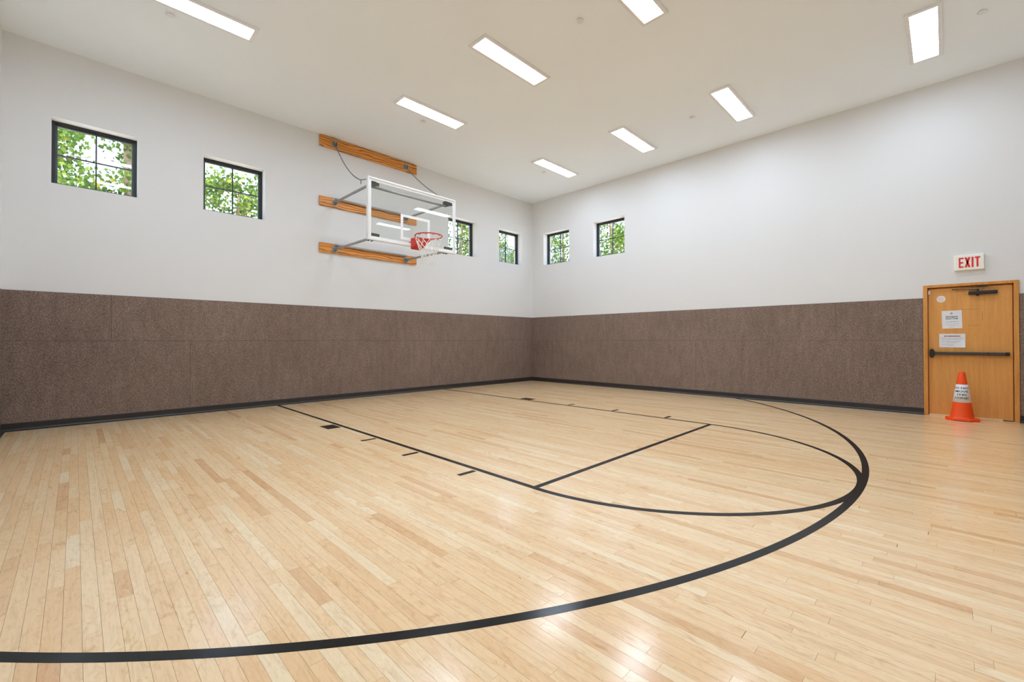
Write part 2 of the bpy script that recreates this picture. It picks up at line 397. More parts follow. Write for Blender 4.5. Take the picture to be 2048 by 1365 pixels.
# ------------------------------------------------------------------ floor: maple strips and painted court lines
floor = tag(G().box(-W, 0, -D, 0, -0.15, -0.012).out('floor', 'subfloor'), 'varnished maple strip floor with black court lines', None, None, 'structure')
PW = 0.0572
def px_area(x0, x1, y0, y1):
    tot = 0; n = 8; xc = (x0+x1)/2
    for k in range(n):
        d = Vector((xc, y0+(y1-y0)*(k+.5)/n, 0)) - CAM; z = d.dot(AX_F)
        if z < 0.05: continue
        px = IMG_W/2 + F_PX*d.dot(AX_R)/z; py = PPY - F_PX*d.dot(AX_U)/z
        if -8 < px < IMG_W+8 and -8 < py < IMG_H+8: tot += CAM.z/z**3*(x1-x0)*(y1-y0)/n
    return tot
rp = random.Random(11); planks = []
x = -W + 0.02; row = 0
while x < -0.02:
    x1 = min(x+PW, -0.01); y = -D + 0.01; y -= rp.uniform(0, 0.9)
    while y < -0.01:
        L = rp.choice((rp.uniform(0.25, 0.6), rp.uniform(0.5, 1.1), rp.uniform(0.7, 1.6)))
        a, b = max(y, -D+0.01), min(y+L, -0.01)
        if b-a > 0.04:
            gap = 0.0022 if rp.random() < 0.05 else 0.0005
            t = min(1, max(0, rp.gauss(0.57, 0.21)))
            if rp.random() < 0.03: t = rp.uniform(0, 0.12)
            planks.append((x+0.00045, x1-0.00045, a+0.0003, b-gap, t, rp.random(), 0.25+0.75*rp.random()**2, rp.uniform(-0.00015, 0.00015)))
        y += L
    x = x1; row += 1
planks.sort(key=lambda p: -px_area(*p[:4]))
PB = [(0, 2, 3, 1), (4, 5, 7, 6), (0, 1, 5, 4), (2, 6, 7, 3), (0, 4, 6, 2), (1, 3, 7, 5)]
def plank_mesh(name, rows, center=None):
    V, Fc, col = [], [], []
    ox, oy = center or (0, 0)
    for (x0, x1, y0, y1, t, h, fg, dz) in rows:
        b = len(V); V += [(xx-ox, yy-oy, zz) for zz in (-0.012, dz) for yy in (y0, y1) for xx in (x0, x1)]
        Fc += [tuple(b+i for i in q) for q in PB]; col += [(t, h, fg, 1)]*6
    me = bpy.data.meshes.new(name); me.from_pydata(V, [], Fc); me.update(); me.materials.append(M['maple'])
    at = me.attributes.new('tone', 'FLOAT_COLOR', 'FACE')
    at.data.foreach_set('color', [c for q in col for c in q])
    o = bpy.data.objects.new(name, me); C.objects.link(o); o.parent = floor; o.location = (ox, oy, 0); return o
for p in planks[:300]: plank_mesh('floor_plank', [p], ((p[0]+p[1])/2, (p[2]+p[3])/2))
tag(plank_mesh('floor_planks', planks[300:]), 'maple strips of the farther floor', None, None, 'stuff')

LW = 0.052; LZ0, LZ1 = -0.0005, 0.0007
def court_line(name, quads, label=None):
    g = G()
    for q in quads: g.prism([(x, y, LZ0) for x, y in q], (0, 0, LZ1-LZ0))
    return tag(fix(g.out(name, 'line', floor)), label)
def strip(x0, x1, y0, y1): return [(x0, y0), (x1, y0), (x1, y1), (x0, y1)]
def arc_strip(c, r, a0, a1, n, lw=LW, zt=LZ1):
    V, Fc = [], []
    for k in range(n+1):
        a = a0+(a1-a0)*k/n
        for rr in (r-lw/2, r+lw/2):
            for zz in (LZ0, zt): V.append((c[0]+rr*math.cos(a), c[1]+rr*math.sin(a), zz))
    for k in range(n):
        b = 4*k; Fc += [(b+1, b+3, b+7, b+5), (b, b+4, b+6, b+2), (b, b+1, b+5, b+4), (b+2, b+6, b+7, b+3)]
    Fc += [(0, 2, 3, 1), (4*n, 4*n+1, 4*n+3, 4*n+2)]
    return V, Fc
C3, R3 = (CX, -1.835), 6.236
a0 = math.pi + math.acos((W-0.05+CX)/R3); a1 = 2*math.pi - math.acos((-CX-0.05)/R3)
o = fix(make('three_point_line', *arc_strip(C3, R3, a0, a1, 160), 'line', floor)); tag(o, 'black three-point arc')
FTY = -6.235; LX0, LX1 = -6.845, -3.190     # lane line centres
o = fix(make('free_throw_arc', *arc_strip((CX+0.015, FTY), (LX1-LX0)/2, math.pi, 2*math.pi, 90, zt=LZ1+0.0002), 'line', floor)); tag(o, 'black free-throw semicircle')
court_line('lane_line', [strip(LX0-LW/2, LX0+LW/2, FTY-0.0, -0.055)], 'black near lane line')
court_line('lane_line', [strip(LX1-LW/2, LX1+LW/2, FTY-0.0, -0.055)], 'black far lane line')
court_line('free_throw_line', [strip(LX0+LW/2, LX1-LW/2, FTY-LW/2, FTY+LW/2)], 'black free-throw line')
for s, X in ((-1, LX0), (1, LX1)):
    i0, i1 = X+s*0.045, X+s*0.228
    court_line('lane_block', [strip(min(i0, i1), max(i0, i1), -2.79, -2.51)], 'black lane block')
    for yy in (-3.732, -4.64, -5.555): court_line('lane_mark', [strip(min(i0, i1), max(i0, i1), yy-LW/2, yy+LW/2)])

# ------------------------------------------------------------------ windows
def window(n, frame, u0, u1, label):
    z0, z1 = WIN_Z0, WIN_Z1; d0, d1 = REVEAL, REVEAL+0.07
    root = empty('window_%d' % n, frame((u0+u1)/2, d0, z0), label, None, None, 'structure')
    def bars(name, rects, da, db, mat):
        for (a, b, c, d) in rects:
            g = G(); P = [frame(a, da, c), frame(b, db, d)]
            g.box(P[0][0], P[1][0], P[0][1], P[1][1], P[0][2], P[1][2]); under(g.out(name, mat), root)
    fw = 0.036
    bars('frame_rail', [(u0, u1, z0, z0+fw), (u0, u1, z1-fw, z1)], d0, d1, 'winframe')
    bars('frame_stile', [(u0, u0+fw, z0+fw, z1-fw), (u1-fw, u1, z0+fw, z1-fw)], d0, d1, 'winframe')
    i0, i1, j0, j1 = u0+fw, u1-fw, z0+fw, z1-fw; sw = 0.022
    bars('sash_bar', [(i0, i1, j0, j0+sw), (i0, i1, j1-sw, j1), (i0, i0+sw, j0+sw, j1-sw), (i1-sw, i1, j0+sw, j1-sw)], d0+0.03, d1-0.006, 'sash')
    um, zm = (u0+u1)/2, (z0+z1)/2; mw = 0.0085
    i0 += sw; i1 -= sw; j0 += sw; j1 -= sw; dg = d0+0.048
    bars('muntin', [(um-mw, um+mw, j0, j1), (i0, um-mw, zm-mw, zm+mw), (um+mw, i1, zm-mw, zm+mw)], d0+0.036, d1-0.01, 'winframe')
    for a, b in ((i0, um-mw), (um+mw, i1)):
        for c, d in ((j0, zm-mw), (zm+mw, j1)):
            bars('pane', [(a, b, c, d)], dg, dg+0.005, 'winglass')
wl = ['black framed window nearest the left edge', 'black framed window left of the basketball hoop', 'black framed window behind the backboard edge', 'small-looking window on the hoop wall beside the corner']
for i, (a, b) in enumerate(WINL): window(i+1, frL, a, b, wl[i])
for i, (a, b) in enumerate(WINR): window(i+5, frR, a, b, ['window on the door wall beside the corner', 'window on the door wall second from the corner'][i])

# ------------------------------------------------------------------ exit door with hardware
door = empty('door_1', (0, (DOOR[0]+DOOR[1])/2, 0), 'orange-stained wooden exit door in a wooden frame', None, None, 'structure')
y0, y1, zt = DOOR; fwid = 0.05
def dpart(g, name, mat, par=None, sm=False):
    o = g.out(name, mat)
    under(o, door)
    if par is not None:
        o.parent = par; o.location = o.location - par.location
    return o
dpart(G().bbox(-0.026, 0.16, y0, y0+fwid, 0.0, zt, 0.004), 'frame_jamb', 'doorframe')
dpart(G().bbox(-0.026, 0.16, y1-fwid, y1, 0.0, zt, 0.004), 'frame_jamb', 'doorframe')
dpart(G().bbox(-0.026, 0.16, y0+fwid, y1-fwid, zt-0.042, zt, 0.004), 'frame_head', 'doorframe')
dpart(G().box(0.062, 0.10, y0+fwid, y0+fwid+0.012, 0, zt-0.042).box(0.062, 0.10, y1-fwid-0.012, y1-fwid, 0, zt-0.042).box(0.062, 0.10, y0+fwid, y1-fwid, zt-0.054, zt-0.042), 'door_stop', 'doorframe')
dpart(G().box(0.11, 0.15, y0+fwid, y1-fwid, 0, zt-0.042), 'door_backing', 'black_hw')
DX = 0.018                                             # face of the leaf
leaf = dpart(G().bbox(DX, DX+0.042, y0+fwid+0.010, y1-fwid-0.009, 0.012, zt-0.057, 0.002), 'door_leaf', 'door')
dpart(G().bbox(-0.030, 0.018, y0+0.16, y1-0.06, 0.0, 0.024, 0.003), 'threshold', 'threshold')
dpart(G().box(DX-0.0008, DX+0.001, -8.93, -8.735, 1.628, 1.632).box(DX-0.0008, DX+0.001, -8.945, -8.941, 1.46, 1.60).box(DX-0.0008, DX+0.001, -8.93, -8.79, 1.388, 1.392), 'tape_mark', 'doormark', leaf)
# panic bar
bar = dpart(G().bbox(DX-0.055, DX-0.012, -9.165, -8.43, 0.944, 0.990, 0.006), 'push_bar', 'bar_grey')
dpart(G().bbox(DX-0.014, DX, -9.180, -8.44, 0.950, 0.984, 0.002), 'bar_rail', 'black_hw', bar)
dpart(G().bbox(DX-0.060, DX, -9.205, -9.165, 0.940, 0.994, 0.006), 'end_cap', 'black_hw', bar)
dpart(G().bbox(DX-0.057, DX-0.010, -9.0, -8.988, 0.942, 0.992, 0.002), 'bar_joint', 'black_hw', bar)
pr = []
for k in range(24):
    a = 2*math.pi*k/24; pr.append((DX, -8.404+0.027*math.copysign(abs(math.cos(a))**0.6, math.cos(a)), 0.966+0.068*math.copysign(abs(math.sin(a))**0.75, math.sin(a))))
g = G(); c0 = Vector((0, -8.404, 0.966))
r0 = [Vector(p) for p in pr]; r1 = [p+Vector((-0.052, 0, 0)) for p in r0]; r2 = [Vector((p.x-0.066, c0.y+(p.y-c0.y)*0.8, c0.z+(p.z-c0.z)*0.86)) for p in r0]
n = 24; g.add(r0+r1+r2, [(i, (i+1) % n, n+(i+1) % n, n+i) for i in range(n)] + [(n+i, n+(i+1) % n, 2*n+(i+1) % n, 2*n+i) for i in range(n)] + [tuple(range(2*n, 3*n))])
fix(dpart(g, 'latch_case', 'black_hw', bar))
dpart(G().bbox(DX-0.050, DX-0.005, -8.445, -8.425, 0.940, 0.996, 0.004), 'bar_collar', 'black_hw', bar)
# closer
cl = dpart(G().bbox(DX-0.055, DX, -9.095, -8.80, 1.846, 1.898, 0.014, 3), 'closer_body', 'black_hw')
autosmooth(dpart(G().lathe([(0, -0.018), (0.014, -0.018), (0.016, 0), (0.016, 0.02)], (DX-0.028, -8.895, 1.845), 16), 'closer_pinion', 'black_hw', cl))
dpart(G().tube([(DX-0.03, -8.90, 1.900), (DX-0.03, -8.90, 1.925)], 0.012, 10), 'closer_spindle', 'black_hw', cl)
dpart(G().prism([(DX-0.036, -8.91, 1.918), (DX-0.050, -8.66, 1.924), (DX-0.066, -8.63, 1.924), (DX-0.026, -8.88, 1.918)], (0, 0, 0.008)), 'closer_arm', 'black_hw', cl)
dpart(G().prism([(DX-0.048, -8.63, 1.934), (DX-0.040, -8.965, 1.952), (DX-0.055, -8.965, 1.952), (DX-0.064, -8.63, 1.934)], (0, 0, 0.007)), 'closer_forearm', 'black_hw', cl)
dpart(G().bbox(-0.040, -0.025, -8.995, -8.895, 1.950, 1.974, 0.003), 'closer_shoe', 'black_hw', cl)
dpart(G().bbox(DX-0.014, DX, -8.392, -8.366, 1.882, 1.938, 0.003), 'door_contact', 'white_metal')

# ------------------------------------------------------------------ notices on the door (the door wall faces -x; writing runs toward -y)
def text_mesh(body, size, bold=0.0):
    cu = bpy.data.curves.new('lettering', 'FONT'); cu.body = body; cu.size = size; cu.align_x = 'CENTER'; cu.align_y = 'CENTER'; cu.offset = bold; cu.resolution_u = 3
    ob = bpy.data.objects.new('lettering', cu); C.objects.link(ob)
    dg = bpy.context.evaluated_depsgraph_get(); me = bpy.data.meshes.new_from_object(ob.evaluated_get(dg))
    V = [v.co.copy() for v in me.vertices]; Fc = [tuple(p.vertices) for p in me.polygons]
    bpy.data.objects.remove(ob); bpy.data.curves.remove(cu); bpy.data.meshes.remove(me); return V, Fc
def wrapped(poly_fn, V, Fc, name, mat, parent):
    o = make(name, [poly_fn(v) for v in V], Fc, mat); under(o, parent); return o
def sheet(name, yc, zc, wd, ht, tilt, label, cat, mat='paper', curl=False):
    """a thin sheet of paper lying on the door leaf; local u to the reader's right, v up"""
    xf = DX-0.0012
    ca, sa = math.cos(tilt), math.sin(tilt)
    P = lambda u, v, d=0.0: (xf-d, yc-(u*ca - v*sa), zc+(u*sa+v*ca))
    root = empty(name, (DX, yc, zc-ht/2), label, cat)
    g = G(); n = 6; grid = {}
    for i in range(n+1):
        for j in range(n+1):
            u, v = -wd/2+wd*i/n, -ht/2+ht*j/n
            d = 0.0
            if curl:
                q = max(0, (u/wd+0.5) - 0.62) * max(0, 0.45-(v/ht+0.5)); d = 0.10*q
            grid[i, j] = len(g.v); g.v.append(Vector(P(u, v, d+0.0006)))
    back = len(g.v)
    for (i, j) in list(grid): g.v.append(g.v[grid[i, j]] + Vector((0.0006, 0, 0)))
    for i in range(n):
        for j in range(n):
            q = (grid[i, j], grid[i+1, j], grid[i+1, j+1], grid[i, j+1]); g.f.append(q); g.f.append(tuple(k+back for k in q[::-1]))
    under(g.out('paper_sheet', mat), root)
    return root, P
n1, P1 = sheet('paper_notice', -8.6265, 1.4835, 0.216, 0.272, 0.02, 'upper white paper notice with a round seal and bold heading on the door', 'notice')
for body, v, sz in (('Emergency', 0.044, 0.034), ('Door Only', 0.014, 0.034)):
    V, Fc = text_mesh(body, sz, 0.0008); wrapped(lambda p, v=v: P1(p.x*0.86, p.y+v, 0.0011), V, Fc, 'heading', 'ink', n1)
under(make('seal', [P1(0.013*math.cos(2*math.pi*k/20)-0.002, 0.094+0.013*math.sin(2*math.pi*k/20), 0.0011) for k in range(20)], [tuple(range(20))], 'seal'), n1)
rb = random.Random(3)
def word_bars(P, rows, root, mat, name='print_line'):
    """lines of print too small to read: word-sized strokes"""
    for (v, half, hgt) in rows:
        g = G(); u = -half
        while u < half:
            wl_ = min(rb.uniform(0.008, 0.024), half-u)
            if wl_ > 0.003: g.add([P(u, v-hgt/2, 0.0011), P(u+wl_, v-hgt/2, 0.0011), P(u+wl_, v+hgt/2, 0.0011), P(u, v+hgt/2, 0.0011)], [(0, 1, 2, 3)])
            u += wl_+0.004
        if g.f: under(g.out(name, mat), root)
word_bars(P1, [(-0.034, 0.064, 0.008)], n1, 'ink_light'); word_bars(P1, [(-0.066, 0.072, 0.004), (-0.09, 0.045, 0.003), (-0.116, 0.026, 0.005)], n1, 'ink_light')
n2, P2 = sheet('paper_notice', -8.627, 1.1615, 0.280, 0.208, -0.005, 'lower white paper notice of small print, one corner curling, above push bar', 'notice', curl=True)
word_bars(P2, [(0.068, 0.088, 0.018)], n2, 'ink_red', 'heading')
word_bars(P2, [(0.038, 0.125, 0.006), (0.018, 0.105, 0.006), (-0.012, 0.12, 0.006), (-0.030, 0.052, 0.006), (-0.056, 0.11, 0.004), (-0.074, 0.045, 0.006)], n2, 'ink_light')
st = empty('oval_sticker', (DX, -8.511, 1.752), 'small oval white sticker near the top of the door', 'sticker')
ov = [(0.050*math.cos(2*math.pi*k/28), 0.052*math.sin(2*math.pi*k/28)) for k in range(28)]
under(G().prism([(DX, -8.511-u, 1.803+v) for u, v in ov], (-0.0012, 0, 0)).out('sticker_face', 'sticker'), st)
PS = lambda u, v, d: (DX-0.0004-d, -8.511-u, 1.803+v)
word_bars(PS, [(0.024, 0.026, 0.004), (0.008, 0.034, 0.004), (-0.008, 0.034, 0.004), (-0.024, 0.024, 0.004)], st, 'sticker_ink')

# ------------------------------------------------------------------ exit sign
ex = empty('exit_sign', (0, -8.810, 2.215), 'white EXIT sign with red letters on the wall above the door', 'sign')
under(G().bbox(-0.052, 0.0, -8.964, -8.656, 2.215, 2.442, 0.008, 2).out('sign_housing', 'sign'), ex)
def letter(polys, u0, wd):
    g = G()
    for q in polys: g.prism([(-0.0515, -8.656-(u0+u*wd), 2.254+v*0.150) for u, v in q], (-0.0035, 0, 0))
    fix(under(g.out('letter', 'sign_red'), ex))
Rc = lambda a, b, c, d: [(a, c), (b, c), (b, d), (a, d)]
letter([Rc(0, .34, 0, 1), Rc(.34, 1, 0, .13), Rc(.34, .92, .435, .565), Rc(.34, 1, .87, 1)], 0.048, 0.050)
letter([[(0, 0), (.36, 0), (1, 1), (.64, 1)], [(.64, 0), (1, 0), (.36, 1), (0, 1)]], 0.108, 0.060)
letter([Rc(0, 1, 0, 1)], 0.180, 0.019)
letter([Rc(.33, .67, 0, .87), Rc(0, 1, .87, 1)], 0.212, 0.055)

# ------------------------------------------------------------------ traffic cone
CN = Vector((-0.245, -8.722, 0))
cone = empty('traffic_cone', CN, 'orange traffic cone with stencilled white sleeve in front of the door', 'cone')
def crad(z): return 0.128 + (0.034-0.128)*(z-0.03)/0.675
g = G(); hb = 0.178; pts = []
for k in range(8):
    a = math.pi/8 + k*math.pi/4; pts.append((hb*1.0*max(-1, min(1, math.cos(a)*1.16)), hb*max(-1, min(1, math.sin(a)*1.16))))
feet = [(x_, y_) for x_, y_ in pts]
g.prism([(x_, y_, 0.008) for x_, y_ in pts], (0, 0, 0.02))
for sx in (-1, 1):
    for sy in (-1, 1): g.box(sx*0.10, sx*0.155, sy*0.10, sy*0.155, 0, 0.009)
make('base', g.v, g.f, 'cone', cone); fix(cone.children[-1])
prof = [(crad(0.028)+0.014, 0.026), (crad(0.034)+0.003, 0.036)] + [(crad(z_), z_) for z_ in (0.06, 0.2, 0.3, 0.45, 0.6, 0.685)] + [(crad(0.70)-0.004, 0.698), (0.022, 0.705), (0.020, 0.69)]
o = make('cone_body', *(lambda q: (q.v, q.f))(G().lathe(prof, (0, 0, 0), 40)), 'cone', cone, True); fix(o)
Z0, Z1 = 0.262, 0.520
o = make('white_sleeve', *(lambda q: (q.v, q.f))(G().lathe([(crad(Z0)-0.001, Z0-0.001), (crad(Z0)+0.003, Z0), (crad(Z1)+0.003, Z1), (crad(Z1)-0.001, Z1+0.001)], (0, 0, 0), 40)), 'cone_band', cone, True); fix(o)
face = math.atan2(CAM.y-CN.y, CAM.x-CN.x) - 0.06
for body, zc, sx in (('DO NOT', 0.468, 1.08), ('MOVE', 0.420, 1.2), ('THIS', 0.373, 1.2), ('CONE!', 0.325, 1.15)):
    V, Fc = text_mesh(body, 0.044, 0.0008)
    pts = []
    for v in V:
        z_ = zc + v.y*0.86; r_ = crad(z_)+0.0042; a = face + v.x*sx/(crad(zc))
        pts.append((r_*math.cos(a), r_*math.sin(a), z_))
    make('stencil_text', pts, Fc, 'cone_ink', o)

# ------------------------------------------------------------------ basketball hoop assembly
hoop = empty('basketball_hoop', (CX, 0, 2.88), 'wall-mounted basketball hoop with glass backboard, red rim and white net', 'basketball hoop')
def hp(g, name, mat, par=None, sm=False, label=None):
    o = under(g.out(name, mat, None, sm), hoop)
    if par is not None: o.parent = par; o.location = o.location - par.location
    return tag(fix(o), label)
BX0, BX1 = CX-1.083, CX+1.083
for z0, z1 in ((4.944, 5.150), (3.790, 3.976), (2.886, 3.068)):
    hp(G().bbox(BX0, BX1, -0.042, 0, z0, z1, 0.003), 'timber_board', 'timber', None, False, 'orange varnished timber board')
AXS = (CX-0.795, CX+0.795); ZU, ZL = 3.885, 2.960; YB = -1.53
for s, X in zip((-1, 1), AXS):
    for zc, tall in ((5.04, 0.13), (ZU, 0.12), (ZL, 0.13)):
        b = hp(G().bbox(X-0.045, X+0.045, -0.052, -0.040, zc-tall/2, zc+tall/2, 0.003), 'wall_bracket', 'galv')
        for e in (-0.026, 0.018): hp(G().box(X+e, X+e+0.008, -0.11, -0.05, zc-0.035, zc+0.035), 'bracket_ear', 'galv', b)
        hp(G().tube([(X-0.04, -0.088, zc), (X+0.04, -0.088, zc)], 0.008, 8), 'bracket_pin', 'chain', b)
    hp(G().tube([(X, -0.075, ZU), (X, YB, ZU-0.005)], 0.024, 12), 'upper_arm', 'steel', None, True)
    hp(G().tube([(X, -0.075, ZL), (X, YB, ZL-0.02)], 0.024, 12), 'lower_arm', 'steel', None, True)
    # board-side hinge plates
    for zc in (ZU, ZL-0.02):
        hp(G().box(X-0.034, X-0.026, YB-0.07, YB+0.05, zc-0.05, zc+0.045).box(X+0.026, X+0.034, YB-0.07, YB+0.05, zc-0.05, zc+0.045).box(X-0.06, X+0.06, -1.612, -1.600, zc-0.055, zc+0.05), 'board_hinge', 'dark_steel')
    # chain links from the top board down to the arm end
    p0, p1 = Vector((X, -0.09, 5.00)), (Vector((X, -1.16, 4.045)) if s < 0 else Vector((X, -1.44, 4.02))); N = 40; path = []; sag = 0.54 if s < 0 else 0.24
    for k in range(N+1):
        t = k/N; p = p0.lerp(p1, t); p.z -= sag*t*(1-t); path.append(p)
    g = G()
    for k in range(N):
        a, b = path[k], path[k+1]; d = (b-a); mid = (a+b)/2; dn = d.normalized(); sdv = Vector((1, 0, 0)) if k % 2 else dn.cross(Vector((1, 0, 0)))
        ring = [mid + dn*math.cos(q*math.pi/4)*(d.length*0.68) + sdv*math.sin(q*math.pi/4)*0.010 for q in range(8)]
        g.tube(ring, 0.0036, 4, True)
    tag(hp(g, 'chain', 'chain'), None, None, None, 'stuff')
    hp(G().tube([p1, (X, YB+0.02, 3.975)], 0.007, 6).tube([(X, YB+0.02, 3.98), (X, YB+0.02, ZU)], 0.007, 6), 'chain_rod', 'chain')
    if s < 0: hp(G().tube([p1, p1-Vector((0, 0, 0.075))], 0.008, 6), 'snap_hook', 'chain')
hp(G().tube([(AXS[0], -0.085, 3.950), (AXS[1], -0.085, 3.950)], 0.021, 10), 'cross_tube', 'steel', None, True)
hp(G().tube([(AXS[0], -0.085, 3.048), (AXS[1], -0.085, 3.048)], 0.021, 10), 'cross_tube', 'steel', None, True)
hp(G().tube([(AXS[0], YB, 3.835), (AXS[1], YB, 3.835)], 0.022, 10), 'cross_tube', 'steel', None, True)
# backboard
bx0, bx1, bz0, bz1 = CX-0.922, CX+0.932, 2.882, 3.955; ft = 0.030
YF, YK = -1.675, -1.615
hp(G().bbox(bx0, bx1, YF, YK, bz1-ft, bz1, 0.003), 'frame_rail', 'white_metal')
hp(G().bbox(bx0, bx1, YF, YK, bz0, bz0+ft, 0.003), 'frame_rail', 'white_metal')
hp(G().bbox(bx0, bx0+ft, YF, YK, bz0+ft, bz1-ft, 0.003), 'frame_stile', 'white_metal')
hp(G().bbox(bx1-ft, bx1, YF, YK, bz0+ft, bz1-ft, 0.003), 'frame_stile', 'white_metal')
gx0, gx1, gz0, gz1 = bx0+ft, bx1-ft, bz0+ft, bz1-ft
glass = hp(G().box(gx0, gx1, -1.660, -1.648, gz0, gz1), 'backboard_glass', 'boardglass', None, False, 'clear glass backboard')
def ring_paint(x0, x1, z0, z1, t, name, label):
    y_ = (-1.6618, -1.6602); g = G()
    for a in ((x0, x1, z0, z0+t), (x0, x1, z1-t, z1), (x0, x0+t, z0+t, z1-t), (x1-t, x1, z0+t, z1-t)): g.box(a[0], a[1], y_[0], y_[1], a[2], a[3])
    hp(g, name, 'white_paint', glass, False, label)
ring_paint(gx0+0.001, gx1-0.001, gz0+0.001, gz1-0.001, 0.036, 'painted_border', 'white painted border')
ring_paint(CX-0.290, CX+0.330, 2.985, 3.443, 0.050, 'target_square', 'white target rectangle')
for (a, b, c, d) in ((gx0+0.038, gx0+0.195, 3.834, 3.884), (gx0+0.038, gx0+0.200, 2.952, 3.004), (gx1-0.215, gx1-0.03, 2.956, 3.002), (gx1-0.215, gx1-0.03, 3.838, 3.885)):
    hp(G().bbox(a, b, -1.646, -1.615, c, d, 0.003), 'corner_clip', 'dark_steel')
# rim, mount and net
RC = Vector((CX+0.022, -2.075, 3.022)); RR = 0.237
rim = hp(G().tube([RC+Vector((RR*math.cos(2*math.pi*k/48), RR*math.sin(2*math.pi*k/48), 0)) for k in range(48)], 0.0105, 10, True), 'rim', 'rim', None, True, 'red steel rim')
g = G(); yb, yf = -1.663, RC.y+RR+0.012; xc = RC.x
A = [(xc-0.105, yb, 2.835), (xc+0.105, yb, 2.835), (xc+0.105, yb, 3.030), (xc-0.105, yb, 3.030), (xc-0.09, yf-0.015, 2.90), (xc+0.09, yf-0.015, 2.90), (xc+0.09, yf-0.015, 3.028), (xc-0.09, yf-0.015, 3.028)]
g.add(A, [(0, 1, 2, 3), (4, 7, 6, 5), (0, 4, 5, 1), (1, 5, 6, 2), (2, 6, 7, 3), (3, 7, 4, 0)])
hp(g, 'rim_mount', 'rim', None, False, 'red breakaway mount')
for s in (-1, 1):
    g = G(); g.prism([(xc+s*0.085, yf-0.01, 2.91), (xc+s*0.085, yf-0.01, 3.02), (xc+s*0.16, RC.y+0.17, 3.015), (xc+s*0.15, RC.y+0.175, 2.985)], (s*0.006, 0, 0))
    hp(g, 'rim_brace', 'rim', rim)
hp(G().bbox(xc-0.125, xc-0.10, -1.655, -1.60, 2.925, 2.965, 0.003), 'mount_bolt', 'black_hw')
for k in range(12):
    a = 2*math.pi*(k+.5)/12; c = RC+Vector((RR*math.cos(a), RR*math.sin(a), -0.018)); tdir = Vector((-math.sin(a), math.cos(a), 0))
    hp(G().tube([c+tdir*0.018*math.cos(q*math.pi/5)+Vector((0, 0, -0.016*math.sin(q*math.pi/5)+0.008)) for q in range(6)], 0.0045, 5), 'net_hook', 'rim', rim)
rn = random.Random(5); lev = [(0.232, -0.03), (0.212, -0.10), (0.185, -0.17), (0.158, -0.24), (0.138, -0.31), (0.126, -0.38), (0.128, -0.44), (0.140, -0.50)]
g = G(); nodes = {}
for i, (r_, dz) in enumerate(lev):
    for k in range(12):
        a = 2*math.pi*(k+.5+(0.5 if i % 2 else 0))/12; j = 0.006 if i > 1 else 0
        nodes[i, k] = RC+Vector((r_*math.cos(a)+rn.uniform(-j, j), r_*math.sin(a)+rn.uniform(-j, j), dz+rn.uniform(-j, j)))
for i in range(len(lev)-1):
    for k in range(12):
        for kk in ((k, (k-1) % 12) if i % 2 == 0 else (k, (k+1) % 12)):
            a, b = nodes[i, k], nodes[i+1, kk]; m_ = (a+b)/2 + (a+b)/2*0 + Vector((0, 0, -0.004))
            g.tube([a, m_, b], 0.0042, 4)
for (i, k), p in nodes.items():
    if i: g.tube([p+Vector((0, 0, 0.008)), p-Vector((0, 0, 0.010))], 0.0062, 5)
tag(hp(g, 'net', 'net', None, False, 'white nylon net'))

# ------------------------------------------------------------------ ceiling lights
LXS, LYS = (-8.445, -5.030, -1.590), (-2.190, -4.175, -6.030, -8.385)
lab = {(0, 0): 'panel light cut by the top left edge, nearest the left wall', (1, 0): 'panel light above the backboard, right of the top timber board',
       (1, 1): 'panel light in the upper middle, fully in view, middle row', (1, 2): 'panel light cut by the top edge right of the middle',
       (2, 0): 'smallest-looking panel light nearest the far corner', (2, 1): 'panel light second from the far corner along the door wall',
       (2, 2): 'panel light third from the far corner along the door wall', (2, 3): 'large-looking panel light at the top right near the door wall',
       (0, 1): 'panel light overhead near the left wall, above the frame, second of its row', (0, 2): 'panel light overhead near the left wall, above the frame, third of its row',
       (0, 3): 'panel light directly above the viewer by the left wall', (1, 3): 'panel light overhead of the middle row, nearest the back wall'}
for i, X in enumerate(LXS):
    for j, Y in enumerate(LYS):
        r = empty('ceiling_light', (X, Y, H), lab[i, j], 'ceiling light', 'panel lights on the ceiling')
        hx, hy, t, dp = 0.663, 0.170, 0.044, 0.024
        g = G(); V = []
        for (a, b, z_) in ((hx, hy, 0.0), (hx, hy, -dp+0.004), (hx-0.004, hy-0.004, -dp), (hx-t, hy-t, -dp), (hx-t, hy-t, -0.006)):
            V += [(-a, -b, z_), (a, -b, z_), (a, b, z_), (-a, b, z_)]
        g.add(V, [(4*q+k, 4*q+(k+1) % 4, 4*q+4+(k+1) % 4, 4*q+4+k) for q in range(4) for k in range(4)] + [(0, 1, 2, 3)])
        fix(make('light_frame', g.v, g.f, 'white_metal', r))
        make('diffuser', [(-hx+t, -hy+t, -0.014), (hx-t, -hy+t, -0.014), (hx-t, hy-t, -0.014), (-hx+t, hy-t, -0.014)], [(0, 3, 2, 1)], 'lamp', r)

